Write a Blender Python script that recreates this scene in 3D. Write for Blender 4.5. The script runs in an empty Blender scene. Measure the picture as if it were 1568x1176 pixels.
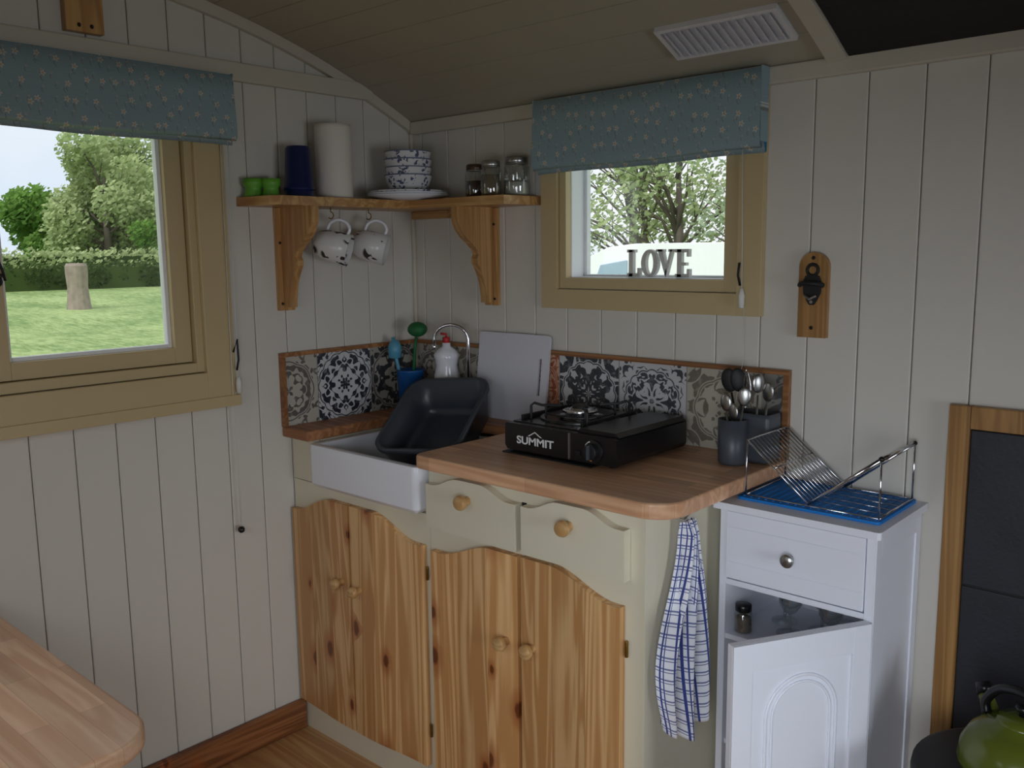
import bpy, bmesh, math, random
from mathutils import Vector, Matrix, noise
random.seed(7)
SC=bpy.context.scene
COL=SC.collection
def lin(c):
    o=[]
    for v in c[:3]:
        v=v/255.0
        o.append(v/12.92 if v<=0.04045 else ((v+0.055)/1.055)**2.4)
    return (o[0],o[1],o[2],1.0)
# ------------------------------------------------------------ materials
class NT:
    def __init__(s,name):
        s.m=bpy.data.materials.new(name); s.m.use_nodes=True
        s.t=s.m.node_tree; s.t.nodes.clear()
        s.out=s.t.nodes.new('ShaderNodeOutputMaterial')
    def n(s,ty,**k):
        nd=s.t.nodes.new(ty)
        for a,b in k.items():
            setattr(nd,a,b)
        return nd
    def l(s,a,b): s.t.links.new(a,b)
    def set(s,nd,i,v):
        if isinstance(v,bpy.types.NodeSocket): s.l(v,nd.inputs[i])
        else: nd.inputs[i].default_value=v
    def math(s,op,a,b=0.0,c=0.0,clamp=False):
        nd=s.n('ShaderNodeMath',operation=op); nd.use_clamp=clamp
        s.set(nd,0,a); s.set(nd,1,b); s.set(nd,2,c)
        return nd.outputs[0]
    def mix(s,f,a,b,bt='MIX'):
        nd=s.n('ShaderNodeMix',data_type='RGBA',blend_type=bt)
        s.set(nd,0,f); s.set(nd,6,a); s.set(nd,7,b)
        return nd.outputs[2]
    def ss(s,v,a,b):
        nd=s.n('ShaderNodeMapRange',interpolation_type='SMOOTHSTEP')
        s.set(nd,0,v); nd.inputs[1].default_value=a; nd.inputs[2].default_value=b
        return nd.outputs[0]
    def coord(s,kind='Object'):
        return s.n('ShaderNodeTexCoord').outputs[kind]
    def mapping(s,v,scale=(1,1,1),loc=(0,0,0),rot=(0,0,0)):
        nd=s.n('ShaderNodeMapping'); s.l(v,nd.inputs[0])
        nd.inputs['Scale'].default_value=scale; nd.inputs['Location'].default_value=loc; nd.inputs['Rotation'].default_value=rot
        return nd.outputs[0]
    def noise(s,v,scale=5,detail=3,rough=.5,dist=0):
        nd=s.n('ShaderNodeTexNoise'); s.l(v,nd.inputs['Vector'])
        nd.inputs['Scale'].default_value=scale; nd.inputs['Detail'].default_value=detail
        nd.inputs['Roughness'].default_value=rough; nd.inputs['Distortion'].default_value=dist
        return nd.outputs['Fac']
    def attr(s,name):
        nd=s.n('ShaderNodeAttribute'); nd.attribute_name=name; return nd.outputs['Fac']
    def bsdf(s,col,rough=.6,metal=0,height=None,bstr=.3,bdist=.002,**kw):
        p=s.n('ShaderNodeBsdfPrincipled'); s.set(p,'Base Color',col); s.set(p,'Roughness',rough); s.set(p,'Metallic',metal)
        for k,v in kw.items(): s.set(p,k.replace('_',' '),v)
        if height is not None:
            b=s.n('ShaderNodeBump'); b.inputs['Strength'].default_value=bstr; b.inputs['Distance'].default_value=bdist
            s.l(height,b.inputs['Height']); s.l(b.outputs[0],p.inputs['Normal'])
        s.l(p.outputs[0],s.out.inputs[0]); return p
def plain(name,c,rough=.5,metal=0,var=.06,scale=8,bump=.0,**kw):
    t=NT(name); co=t.coord(); nz=t.noise(co,scale,4)
    c1=lin(c); d=tuple(x*(1-var) for x in c1[:3])+(1,); b=tuple(min(1,x*(1+var)) for x in c1[:3])+(1,)
    col=t.mix(nz,d,b)
    h=t.noise(co,scale*12,2) if bump else None
    t.bsdf(col,rough,metal,h,bump,.002,**kw); return t.m
def wood(name,c1,c2,axis='z',knots=False,rough=.45,fine=26,rnd=.35,dark=(88,40,16),staves=None,ringamt=.14):
    t=NT(name); co=t.coord(); r=t.attr('rnd')
    off=t.n('ShaderNodeCombineXYZ'); 
    for i in range(3): t.set(off,i,t.math('MULTIPLY',r,7.3+i*3.1))
    add=t.n('ShaderNodeVectorMath',operation='ADD'); t.l(co,add.inputs[0]); t.l(off.outputs[0],add.inputs[1]); v=add.outputs[0]
    sc={'x':(1.2,fine,fine),'y':(fine,1.2,fine),'z':(fine,fine,1.2)}[axis]
    mp=t.mapping(v,sc)
    g=t.noise(mp,1.6,5,.6,.6)
    g2=t.noise(t.mapping(v,tuple(x*.35 for x in sc)),1.3,2,.5,1.2)
    ring=t.math('SINE',t.math('MULTIPLY',g2,38.0))
    f=t.math('ADD',t.math('MULTIPLY',g,.75),t.math('MULTIPLY',ring,ringamt))
    col=t.mix(t.ss(f,.2,.7),lin(c2),lin(c1))
    if staves:
        sw,sh,rot,lo,hi=staves
        bk=t.n('ShaderNodeTexBrick'); t.l(t.mapping(co,(1,1,1),(0,0,0),(0,0,rot)),bk.inputs['Vector'])
        bk.inputs['Scale'].default_value=1; bk.inputs['Brick Width'].default_value=sw; bk.inputs['Row Height'].default_value=sh
        bk.inputs['Mortar Size'].default_value=.0003; bk.inputs['Bias'].default_value=0
        bk.inputs['Color1'].default_value=(lo,lo*.97,lo*.95,1); bk.inputs['Color2'].default_value=(hi,hi,hi,1); bk.inputs['Mortar'].default_value=(.6,.5,.45,1)
        col=t.mix(1.0,col,bk.outputs[0],'MULTIPLY')
    br=t.math('ADD',1-rnd/2,t.math('MULTIPLY',r,rnd))
    cc=t.n('ShaderNodeCombineXYZ')
    for i in range(3): t.set(cc,i,br)
    col=t.mix(1.0,col,cc.outputs[0],'MULTIPLY')
    if knots:
        sp0=t.n('ShaderNodeSeparateXYZ'); t.l(v,sp0.inputs[0])
        c2_=t.n('ShaderNodeCombineXYZ')
        ia,ib=(0,2) if axis=='z' else (1,2)
        t.l(sp0.outputs[ia],c2_.inputs[0]); t.l(sp0.outputs[ib],c2_.inputs[1])
        nzv=t.n('ShaderNodeTexNoise'); t.l(co,nzv.inputs['Vector']); nzv.inputs['Scale'].default_value=30
        wv=t.n('ShaderNodeVectorMath',operation='MULTIPLY_ADD'); t.l(nzv.outputs['Color'],wv.inputs[0]); wv.inputs[1].default_value=(.012,.012,0); t.l(c2_.outputs[0],wv.inputs[2])
        vo=t.n('ShaderNodeTexVoronoi'); vo.voronoi_dimensions='2D'; t.l(t.mapping(wv.outputs[0],(10,5.5,1)),vo.inputs['Vector']); vo.inputs['Scale'].default_value=1
        sp=t.n('ShaderNodeSeparateColor'); t.l(vo.outputs['Color'],sp.inputs[0])
        pick=t.math('GREATER_THAN',sp.outputs[0],.55)
        size=t.math('ADD',.5,t.math('MULTIPLY',sp.outputs[1],.9))
        dd=t.math('DIVIDE',vo.outputs['Distance'],size)
        k=t.math('MULTIPLY',t.ss(dd,.14,.07),pick)
        halo=t.math('MULTIPLY',t.ss(dd,.36,.1),pick)
        col=t.mix(t.math('MULTIPLY',halo,.65),col,lin((172,90,46)))
        col=t.mix(t.math('MULTIPLY',k,.8),col,lin(dark))
    t.bsdf(col,rough,0,g,.12,.001); return t.m
WALL=plain('painted_boards_cream',(214,210,201),.55,var=.03,scale=3)
CEIL=plain('painted_ceiling',(180,173,155),.6,var=.04)
TRIM=plain('painted_trim',(204,198,182),.5,var=.04)
CREAM=plain('cream_cabinet_paint',(224,218,196),.5,var=.04,scale=5,bump=.05)
WHITE=plain('white_cabinet_paint',(236,239,250),.4,var=.02)
CERAM=plain('white_ceramic',(238,240,248),.12,var=.01)
WFR=plain('window_frame_paint',(198,177,134),.45,var=.04,scale=4)
WHT=plain('window_white',(235,236,238),.4,var=.01)
PINE=wood('knotty_pine',(230,188,134),(198,146,92),'z',True,.38,rnd=.4,ringamt=.22)
SHELF=wood('lacquered_pine',(208,166,108),(172,126,76),'x',False,.35,rnd=.2)
SHELFZ=wood('lacquered_pine_z',(208,166,108),(172,126,76),'z',False,.35,rnd=.25)
DARKP=wood('aged_pine',(184,140,84),(146,106,60),'z',False,.4,rnd=.2)
SKIRT=wood('stained_skirting',(168,112,70),(120,72,40),'y',True,.4)
TFRAME=wood('tile_edging_wood',(174,122,78),(134,88,52),'x',False,.45)
LEDGE=wood('ledge_wood',(190,134,94),(150,98,62),'x',False,.45)
WORK=wood('worktop_beech',(236,192,154),(214,162,124),'x',False,.36,fine=22,rnd=.1,staves=(.32,.042,0,.78,1.08))
TABLE=wood('table_beech',(248,212,178),(226,178,142),'x',False,.34,fine=22,rnd=.1,staves=(.4,.045,0,.76,1.1))
FLOORM=wood('floor_laminate',(206,164,114),(178,132,86),'x',False,.4,fine=18,rnd=.1,staves=(1.1,.14,0,.8,1.05))
KNOB=wood('turned_pine_knob',(214,176,124),(188,146,94),'x',False,.35)
BLACK=plain('black_enamel',(20,20,23),.28,var=.1)
BLACKM=plain('black_iron_and_gap_shade',(24,24,26),.55,var=.2,bump=.2)
SLATE=plain('slate_tile',(40,42,50),.5,var=.35,scale=9,bump=.3)
GREY=plain('dark_grey_plastic',(62,68,78),.32,var=.05)
GREYL=plain('grey_plastic',(70,76,84),.4,var=.05)
CHROME=plain('chrome',(215,217,222),.14,1,var=.02)
STEEL=plain('brushed_steel',(176,176,174),.3,1,var=.1)
BRASS=plain('brass_hinge',(150,120,60),.35,1)
BLUE=plain('navy_plastic',(22,34,84),.35,var=.04)
LIME=plain('green_plastic',(104,172,56),.4,var=.05)
GREEN=plain('dark_green_bristle',(30,104,54),.6,var=.3,scale=40)
CYAN=plain('light_blue_plastic',(90,160,190),.4)
POTB=plain('blue_pot',(20,84,150),.35)
RED=plain('red_plastic',(190,40,40),.4)
PAPER=plain('kitchen_paper',(224,219,211),.9,var=.02,bump=.4,scale=14)
BOARDW=plain('white_chopping_board',(214,215,224),.4,var=.01)
MAT=plain('blue_mat',(0,122,206),.6,var=.06,bump=.3,scale=30)
KGREEN=plain('green_kettle_enamel',(92,102,34),.22,var=.05)
COFFEE=plain('coffee',(50,30,18),.8); SUGAR=plain('sugar',(200,198,190),.8); TEA=plain('tea',(120,104,84),.9,var=.4,scale=80)
GROUT=plain('grout',(150,148,142),.8)
CORD=plain('white_cord',(222,222,216),.7)
STRAW=plain('white_caravan',(246,248,250),.35,var=.02)
VGLASS=plain('caravan_window',(160,182,204),.1)
RIMB=plain('blue_rim_glaze',(112,122,148),.25)
def glass(name,tint=(.93,.96,.95,1),a=.16):
    t=NT(name); tr=t.n('ShaderNodeBsdfTransparent'); tr.inputs[0].default_value=tint
    gl=t.n('ShaderNodeBsdfGlossy'); gl.inputs['Roughness'].default_value=.03
    lw=t.n('ShaderNodeLayerWeight'); lw.inputs[0].default_value=.35
    f=t.math('ADD',t.math('MULTIPLY',lw.outputs['Facing'],.5),a,clamp=True)
    mx=t.n('ShaderNodeMixShader'); t.l(f,mx.inputs[0]); t.l(tr.outputs[0],mx.inputs[1]); t.l(gl.outputs[0],mx.inputs[2]); t.l(mx.outputs[0],t.out.inputs[0]); return t.m
GLASS=glass('jar_glass'); 
def pane():
    t=NT('window_glass'); tr=t.n('ShaderNodeBsdfTransparent'); gl=t.n('ShaderNodeBsdfGlossy'); gl.inputs['Roughness'].default_value=.02
    mx=t.n('ShaderNodeMixShader'); mx.inputs[0].default_value=.04; t.l(tr.outputs[0],mx.inputs[1]); t.l(gl.outputs[0],mx.inputs[2]); t.l(mx.outputs[0],t.out.inputs[0]); return t.m
PANE=pane()
def patterned(name,base,fg,scale,thr,rough=.25):
    t=NT(name); co=t.coord(); nz=t.noise(co,scale,2,.4,.4)
    vo=t.n('ShaderNodeTexVoronoi'); t.l(co,vo.inputs['Vector']); vo.inputs['Scale'].default_value=scale*.55
    f=t.math('MULTIPLY',t.ss(nz,thr,thr+.04),t.ss(vo.outputs['Distance'],.55,.4))
    t.bsdf(t.mix(f,lin(base),lin(fg)),rough); return t.m
BOWLM=patterned('floral_china',(226,226,228),(84,94,124),95,.5)
MUGM=patterned('bird_china',(222,222,220),(56,52,50),36,.53)
def fabric(name,ax):
    t=NT(name); co=t.coord(); sp=t.n('ShaderNodeSeparateXYZ'); t.l(co,sp.inputs[0])
    cb=t.n('ShaderNodeCombineXYZ'); t.l(sp.outputs[ax],cb.inputs[0]); t.l(sp.outputs[2],cb.inputs[1]); v=cb.outputs[0]
    base=t.mix(t.noise(v,220,2),lin((132,156,164)),lin((152,174,180)))
    def flowers(scale,R,col,cen,off,n=5,al=.8):
        nonlocal base
        vo=t.n('ShaderNodeTexVoronoi'); vo.voronoi_dimensions='2D'; mv=t.mapping(v,(scale,scale,1),(off,off,0)); t.l(mv,vo.inputs['Vector']); vo.inputs['Scale'].default_value=1; vo.inputs['Randomness'].default_value=.75
        sub=t.n('ShaderNodeVectorMath',operation='SUBTRACT'); t.l(mv,sub.inputs[0]); t.l(vo.outputs['Position'],sub.inputs[1])
        s2=t.n('ShaderNodeSeparateXYZ'); t.l(sub.outputs[0],s2.inputs[0])
        th=t.math('ARCTAN2',s2.outputs[1],s2.outputs[0])
        rad=t.math('ADD',R*.78,t.math('MULTIPLY',t.math('COSINE',t.math('MULTIPLY',th,float(n))),R*.3))
        q=t.math('SUBTRACT',rad,vo.outputs['Distance'])
        base=t.mix(t.math('MULTIPLY',t.ss(q,-.02,.03),al),base,lin(col))
        base=t.mix(t.math('MULTIPLY',t.ss(vo.outputs['Distance'],R*.42,R*.25),.8),base,lin(cen))
        st=t.math('ABSOLUTE',t.math('SUBTRACT',s2.outputs[0],t.math('MULTIPLY',t.math('SINE',t.math('MULTIPLY',s2.outputs[1],7.0)),.12)))
        m=t.math('MULTIPLY',t.ss(st,.035,.015),t.math('MULTIPLY',t.ss(s2.outputs[1],-.46,-.42),t.math('LESS_THAN',s2.outputs[1],-R)))
        base=t.mix(t.math('MULTIPLY',m,.7),base,lin((120,112,88)))
    flowers(23,.17,(216,210,196),(190,150,100),.3,5,.75)
    flowers(31,.085,(204,194,184),(186,140,120),7.7,4,.7)
    t.bsdf(base,.9,0,t.noise(v,500,1),.15,.001); return t.m
FABL=fabric('blue_floral_fabric_l',1); FABR=fabric('blue_floral_fabric_r',0)
LINING=plain('blue_lining',(86,156,190),.8)
def towelmat():
    t=NT('blue_check_towel'); uv=t.coord('UV'); sp=t.n('ShaderNodeSeparateXYZ'); t.l(uv,sp.inputs[0])
    def lines(a,n):
        f=t.math('FRACT',t.math('MULTIPLY',a,n))
        a1=t.ss(t.math('ABSOLUTE',t.math('SUBTRACT',f,.3)),.085,.06)
        a2=t.ss(t.math('ABSOLUTE',t.math('SUBTRACT',f,.58)),.055,.03)
        return t.math('MAXIMUM',a1,a2)
    m=t.math('MAXIMUM',lines(sp.outputs[0],10.0),t.math('MULTIPLY',lines(sp.outputs[1],20.0),.85))
    t.bsdf(t.mix(m,lin((236,238,246)),lin((56,72,142))),.95,0,t.noise(uv,300,2),.3,.001); return t.m
TOWEL=towelmat()
def tilemat(name,bg,fg,seed,n,k1,kn=26.,scale=2.2,ring=.86,thr=0.):
    t=NT(name); uv=t.coord('UV'); sp=t.n('ShaderNodeSeparateXYZ'); t.l(uv,sp.inputs[0])
    x=t.math('MULTIPLY',t.math('SUBTRACT',sp.outputs[0],.5),2.0); y=t.math('MULTIPLY',t.math('SUBTRACT',sp.outputs[1],.5),2.0)
    r=t.math('SQRT',t.math('ADD',t.math('MULTIPLY',x,x),t.math('MULTIPLY',y,y)))
    th=t.math('ARCTAN2',y,x); pet=t.math('COSINE',t.math('MULTIPLY',th,float(n)))
    ax=t.math('ABSOLUTE',x); ay=t.math('ABSOLUTE',y)
    cb=t.n('ShaderNodeCombineXYZ'); t.set(cb,0,t.math('MAXIMUM',ax,ay)); t.set(cb,1,t.math('MINIMUM',ax,ay)); cb.inputs[2].default_value=seed
    nz=t.noise(cb.outputs[0],scale,1.5,.5,.3)
    a=t.math('MULTIPLY',t.math('SINE',t.math('MULTIPLY',nz,kn)),.9)
    rg=t.math('MULTIPLY',t.math('COSINE',t.math('ADD',t.math('MULTIPLY',r,k1),t.math('MULTIPLY',pet,1.3))),.8)
    pat=t.math('ADD',a,rg)
    m=t.ss(pat,thr-.12,thr+.12)
    d=t.math('ABSOLUTE',t.math('SUBTRACT',r,t.math('ADD',ring,t.math('MULTIPLY',t.math('ABSOLUTE',pet),.05))))
    m=t.math('MULTIPLY',m,t.ss(d,.03,.06)); m=t.math('MAXIMUM',m,t.ss(d,.025,.01))
    wear=t.noise(uv,9,4,.7); m=t.math('MULTIPLY',m,t.ss(wear,.1,.5))
    t.bsdf(t.mix(m,lin(bg),lin(fg)),.3); return t.m
TL=[tilemat('tile_a',(186,180,168),(104,98,94),1.3,4,9,24,2.4,.8),
    tilemat('tile_b',(206,206,208),(44,48,58),6.6,8,9.5,30,2.6,.93,.05),
    tilemat('tile_c',(160,156,146),(54,54,58),7.7,6,12,28,2.6,.9,-.1),
    tilemat('tile_d',(196,198,200),(52,56,64),2.9,8,11,30,2.6,.84,-.35),
    tilemat('tile_e',(200,200,202),(66,70,78),9.2,8,10,34,3.0,.78,.25),
    tilemat('tile_f',(182,176,162),(118,112,102),5.5,4,8,22,2.3,.72,.2),
    tilemat('tile_g',(206,164,138),(156,84,56),3.3,6,14,36,3.0,.9,0),
    tilemat('tile_h',(140,138,132),(88,86,84),6.1,4,9,26,2.4,.9,0)]
# ------------------------------------------------------------ mesh builder
class B:
    def __init__(s,name):
        s.name=name; s.bm=bmesh.new(); s.mats=[]; s.r=s.bm.faces.layers.float.new('rnd'); s.uv=s.bm.loops.layers.uv.new('UVMap'); s.M=Matrix()
    def mi(s,m):
        if m not in s.mats: s.mats.append(m)
        return s.mats.index(m)
    def v(s,p): return s.bm.verts.new(s.M@Vector(p))
    def f(s,vs,m,sm=False,r=0.5,uvs=None):
        try: fc=s.bm.faces.new(vs)
        except ValueError: return
        fc.material_index=s.mi(m); fc.smooth=sm; fc[s.r]=r
        if uvs:
            for lp,u in zip(fc.loops,uvs): lp[s.uv].uv=u
    def box(s,a,b,m,r=None):
        if r is None: r=random.random()
        x0,y0,z0=a;x1,y1,z1=b
        x0,x1=min(x0,x1),max(x0,x1);y0,y1=min(y0,y1),max(y0,y1);z0,z1=min(z0,z1),max(z0,z1)
        v=[s.v(p) for p in [(x0,y0,z0),(x1,y0,z0),(x1,y1,z0),(x0,y1,z0),(x0,y0,z1),(x1,y0,z1),(x1,y1,z1),(x0,y1,z1)]]
        for q in [(0,3,2,1),(4,5,6,7),(0,1,5,4),(1,2,6,5),(2,3,7,6),(3,0,4,7)]: s.f([v[i] for i in q],m,False,r)
    def prism(s,poly,axis,a,b,m,r=None,sm=False):
        if r is None: r=random.random()
        def P(p,c):
            return {'x':(c,p[0],p[1]),'y':(p[0],c,p[1]),'z':(p[0],p[1],c)}[axis]
        A=[s.v(P(p,a)) for p in poly]; Bv=[s.v(P(p,b)) for p in poly]; n=len(poly)
        s.f(A,m,False,r); s.f(Bv[::-1],m,False,r)
        for i in range(n):
            j=(i+1)%n; s.f([A[j],A[i],Bv[i],Bv[j]],m,sm,r)
    def lathe(s,prof,c,m,seg=32,sm=True,r=.5,M=None,sx=1,sy=1):
        old=s.M
        s.M=old@Matrix.Translation(c)@(M or Matrix())
        rings=[]
        for (rr,z) in prof:
            if rr<1e-6: rings.append([s.v((0,0,z))])
            else: rings.append([s.v((rr*math.cos(2*math.pi*i/seg)*sx,rr*math.sin(2*math.pi*i/seg)*sy,z)) for i in range(seg)])
        for a,b in zip(rings[:-1],rings[1:]):
            for i in range(seg):
                j=(i+1)%seg
                if len(a)==1 and len(b)==1: continue
                if len(a)==1: s.f([a[0],b[j],b[i]],m,sm,r)
                elif len(b)==1: s.f([a[i],a[j],b[0]],m,sm,r)
                else: s.f([a[i],a[j],b[j],b[i]],m,sm,r)
        s.M=old
    def cyl(s,c,rad,h,m,seg=24,M=None):
        e=min(rad,h)*.08
        s.lathe([(0,0),(rad-e,0),(rad,e),(rad,h-e),(rad-e,h),(0,h)],c,m,seg,True,.5,M)
    def ball(s,c,rad,m,seg=16,sx=1,sy=1,sz=1):
        s.lathe([(rad*math.sin(math.pi*i/10),-rad*sz*math.cos(math.pi*i/10)) for i in range(11)],c,m,seg,True,.5,None,sx,sy)
    def tube(s,pts,rad,m,seg=8,closed=False,cap=True):
        pts=[Vector(p) for p in pts]; n=len(pts); rings=[]; up=None
        for i,p in enumerate(pts):
            if closed: d=(pts[(i+1)%n]-pts[i-1])
            else: d=(pts[min(i+1,n-1)]-pts[max(i-1,0)])
            d.normalize()
            if up is None:
                up=Vector((0,0,1)) if abs(d.z)<.9 else Vector((1,0,0))
            a=d.cross(up); a.normalize(); up=a.cross(d); up.normalize()
            rr=rad[i] if isinstance(rad,(list,tuple)) else rad
            rings.append([s.v(p+a*rr*math.cos(2*math.pi*k/seg)+up*rr*math.sin(2*math.pi*k/seg)) for k in range(seg)])
        rng=range(n) if closed else range(n-1)
        for i in rng:
            A=rings[i];Bq=rings[(i+1)%n]
            for k in range(seg):
                j=(k+1)%seg; s.f([A[k],A[j],Bq[j],Bq[k]],m,True)
        if cap and not closed: s.f(rings[0][::-1],m); s.f(rings[-1],m)
    def done(s,bevel=0,bseg=2,parent=None,solid=0,recalc=True,sub=0):
        if recalc: bmesh.ops.recalc_face_normals(s.bm,faces=s.bm.faces)
        me=bpy.data.meshes.new(s.name); s.bm.to_mesh(me); s.bm.free()
        for m in s.mats: me.materials.append(m)
        ob=bpy.data.objects.new(s.name,me); COL.objects.link(ob)
        if parent: ob.parent=parent
        if solid:
            q=ob.modifiers.new('solid','SOLIDIFY'); q.thickness=solid; q.offset=0
        if sub:
            q=ob.modifiers.new('sub','SUBSURF'); q.levels=sub; q.render_levels=sub
        if bevel:
            q=ob.modifiers.new('bevel','BEVEL'); q.width=bevel; q.segments=bseg; q.limit_method='ANGLE'; q.angle_limit=math.radians(40)
        return ob
def sst(a,b,x):
    t=max(0,min(1,(x-a)/(b-a))); return t*t*(3-2*t)
def catmull(pts,n=6):
    P=[Vector(p) for p in pts]; P=[P[0]*2-P[1]]+P+[P[-1]*2-P[-2]]; o=[]
    for i in range(1,len(P)-2):
        for k in range(n):
            t=k/n; a,b,c,d=P[i-1],P[i],P[i+1],P[i+2]
            o.append(.5*((2*b)+(c-a)*t+(2*a-5*b+4*c-d)*t*t+(3*b-a-3*c+d)*t**3))
    o.append(P[-2]); return o
# ------------------------------------------------------------ room shell
W=2.3; L=4.6; TH=.09
def zc(s): return 2.17-.29*((s-1.15)/1.15)**2
def board_wall(name,axis,length,hole,sign,pitch,z1,start=0.0,th0=0.0):
    b=B(name); u=start
    if u>0: u-=pitch
    while u<length:
        a0=max(0,u); a1=min(length,u+pitch); u+=pitch
        if a1-a0<.01: continue
        cuts=[a0]+[h for h in (hole[0],hole[1]) if a0<h<a1]+[a1] if hole else [a0,a1]
        for c0,c1 in zip(cuts[:-1],cuts[1:]):
            mid=(c0+c1)/2
            zr=[(0,z1)]
            if hole and hole[0]<mid<hole[1]: zr=[(0,hole[2]),(hole[3],z1)]
            g0=.0011 if c0==a0 else 0; g1=.0011 if c1==a1 else 0; ch=.0022
            for za,zb in zr:
                e0=ch if g0 else 0; e1=ch if g1 else 0
                prof=[(c0+g0,TH*.2),(c0+g0,e0),(c0+g0+e0,0),(c1-g1-e1,0),(c1-g1,e1),(c1-g1,TH*.2)]
                if not e0: prof.pop(1)
                if not e1: prof.pop(-2)
                if axis=='x': b.prism([(p[0],th0+sign*p[1]) for p in prof],'z',za,zb,WALL)
                else: b.prism([(th0+sign*p[1],-p[0]) for p in prof],'z',za,zb,WALL)
    def bk(u0,u1,za,zb):
        d0=th0+sign*TH*.15; d1=th0+sign*TH
        if axis=='x': b.box((u0,d0,za),(u1,d1,zb),WALL)
        else: b.box((d0,-u0,za),(d1,-u1,zb),WALL)
    if hole:
        bk(0,hole[0],0,z1); bk(hole[1],length,0,z1); bk(hole[0],hole[1],0,hole[2]); bk(hole[0],hole[1],hole[3],z1)
    else: bk(0,length,0,z1)
    return b.done()
board_wall('wall_back','x',L,(.63,1.18,1.37,1.82),1,.12,2.0,.05)
board_wall('wall_left','y',W,(.78,1.34,1.15,1.86),-1,.105,2.24,.09)
board_wall('wall_front','x',L,None,-1,.12,2.0,.0,-W)
board_wall('wall_right','y',W,None,1,.105,2.24,.0,L)
b=B('floor'); b.box((-.09,-W-.09,-.05),(L+.09,.09,0),FLOORM,.5); b.done()
b=B('ceiling')
n=23
for k in range(n):
    s0=k*W/n+.001; s1=(k+1)*W/n-.001
    b.prism([(-s0,zc(s0)),(-s1,zc(s1)),(-s1,zc(s1)+.012),(-s0,zc(s0)+.012)],'x',0,L,CEIL)
pl=[(-k*W/n,zc(k*W/n)+.010) for k in range(n+1)]
b.prism(pl+[(p[0],p[1]+.06) for p in pl[::-1]],'x',-.09,L+.09,CEIL)
b.done()
b=B('trim_1')
N=28; pts=[k*W/N for k in range(N+1)]
for p,q in zip(pts[:-1],pts[1:]):
    b.prism([(-p,zc(p)-.032),(-q,zc(q)-.032),(-q,zc(q)-.001),(-p,zc(p)-.001)],'x',0.001,.018,TRIM,.5)
b.done()
b=B('trim_2'); b.box((.001,-.17,1.935),(.022,-2.2,1.985),TRIM); b.done(.004)
b=B('trim_3'); b.box((.02,-.001,1.845),(L,-.022,1.885),TRIM); b.done(.004)
b=B('trim_4'); b.box((.0005,-.0005,.0),(.012,-.012,1.85),TRIM); b.done(.003)
b=B('baseboard_left'); b.box((.001,-.515,0),(.02,-W,.095),SKIRT,.4); b.done(.006)
b=B('baseboard_back'); b.box((2.66,-.001,0),(L,-.02,.095),SKIRT,.6); b.done(.006)
b=B('trim_5'); b.box((.001,-1.0,1.995),(.025,-1.09,2.13),SHELFZ,.7); b.ball((.025,-1.03,2.01),.005,BLACKM,8); b.ball((.025,-1.06,2.01),.005,BLACKM,8); b.done(.003)
b=B('trim_6')
N=14; ss_=[.02+k*(1.1)/N for k in range(N+1)]
for p,q in zip(ss_[:-1],ss_[1:]):
    b.prism([(-p,zc(p)-.018),(-q,zc(q)-.018),(-q,zc(q)-.001),(-p,zc(p)-.001)],'x',1.405,1.45,TRIM,.5)
b.done()
b=B('ceiling_heat_panel')
for p,q in zip(ss_[:-1],ss_[1:]):
    b.prism([(-p,zc(p)-.01),(-q,zc(q)-.01),(-q,zc(q)-.001),(-p,zc(p)-.001)],'x',1.452,2.3,BLACKM,.5)
b.done()
def ceilM(x,s):
    dz=-2*.29*(s-1.15)/1.15**2
    a=Vector((1,0,0)); t=Vector((0,-1,dz)).normalized(); nrm=a.cross(t)
    return Matrix((( a.x,t.x,nrm.x,x),(a.y,t.y,nrm.y,-s),(a.z,t.z,nrm.z,zc(s)),(0,0,0,1)))
b=B('ceiling_vent_grille'); b.M=ceilM(1.22,.15)
sg=1 if (b.M.to_3x3()@Vector((0,0,1))).z<0 else -1
VW=plain('vent_plastic',(224,224,228),.4)
h=lambda z:z*sg
b.box((-.15,-.058,h(.001)),(.15,.058,h(.006)),VW,.5)
b.box((-.15,-.058,h(.006)),(.15,-.048,h(.014)),VW,.5); b.box((-.15,.048,h(.006)),(.15,.058,h(.014)),VW,.5)
b.box((-.15,-.048,h(.006)),(-.138,.048,h(.014)),VW,.5); b.box((.138,-.048,h(.006)),(.15,.048,h(.014)),VW,.5)
for k in range(14):
    x=-.128+k*.0197
    b.prism([(x-.006,h(.006)),(x-.002,h(.006)),(x+.007,h(.020)),(x+.003,h(.020))],'y',-.046,.046,VW,.5)
b.done()
# ------------------------------------------------------------ windows
def ring(b,ax,o,i,d0,d1,mh,mv):
    (ou0,ou1,oz0,oz1),(iu0,iu1,iz0,iz1)=o,i
    def bx(u0,u1,z0,z1,m):
        if ax=='x': b.box((u0,d0,z0),(u1,d1,z1),m)
        else: b.box((d0,u0,z0),(d1,u1,z1),m)
    bx(ou0,iu0,oz0,oz1,mv); bx(iu1,ou1,oz0,oz1,mv); bx(iu0,iu1,oz0,iz0,mh); bx(iu0,iu1,iz1,oz1,mh)
b=B('window_1')
ring(b,'y',(-1.42,-.70,1.07,1.93),(-1.335,-.785,1.15,1.85),.0005,.024,WFR,WFR)
b.box((.0005,-1.44,1.05),(.030,-.69,1.08),WFR)
ring(b,'y',(-1.338,-.782,1.152,1.858),(-1.315,-.805,1.178,1.83),-.07,.008,WFR,WFR)
ring(b,'y',(-1.313,-.807,1.180,1.828),(-1.265,-.855,1.222,1.79),-.055,-.012,WFR,WFR)
ring(b,'y',(-1.338,-.782,1.152,1.858),(-1.275,-.848,1.215,1.80),-.085,-.056,WHT,WHT)
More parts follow.
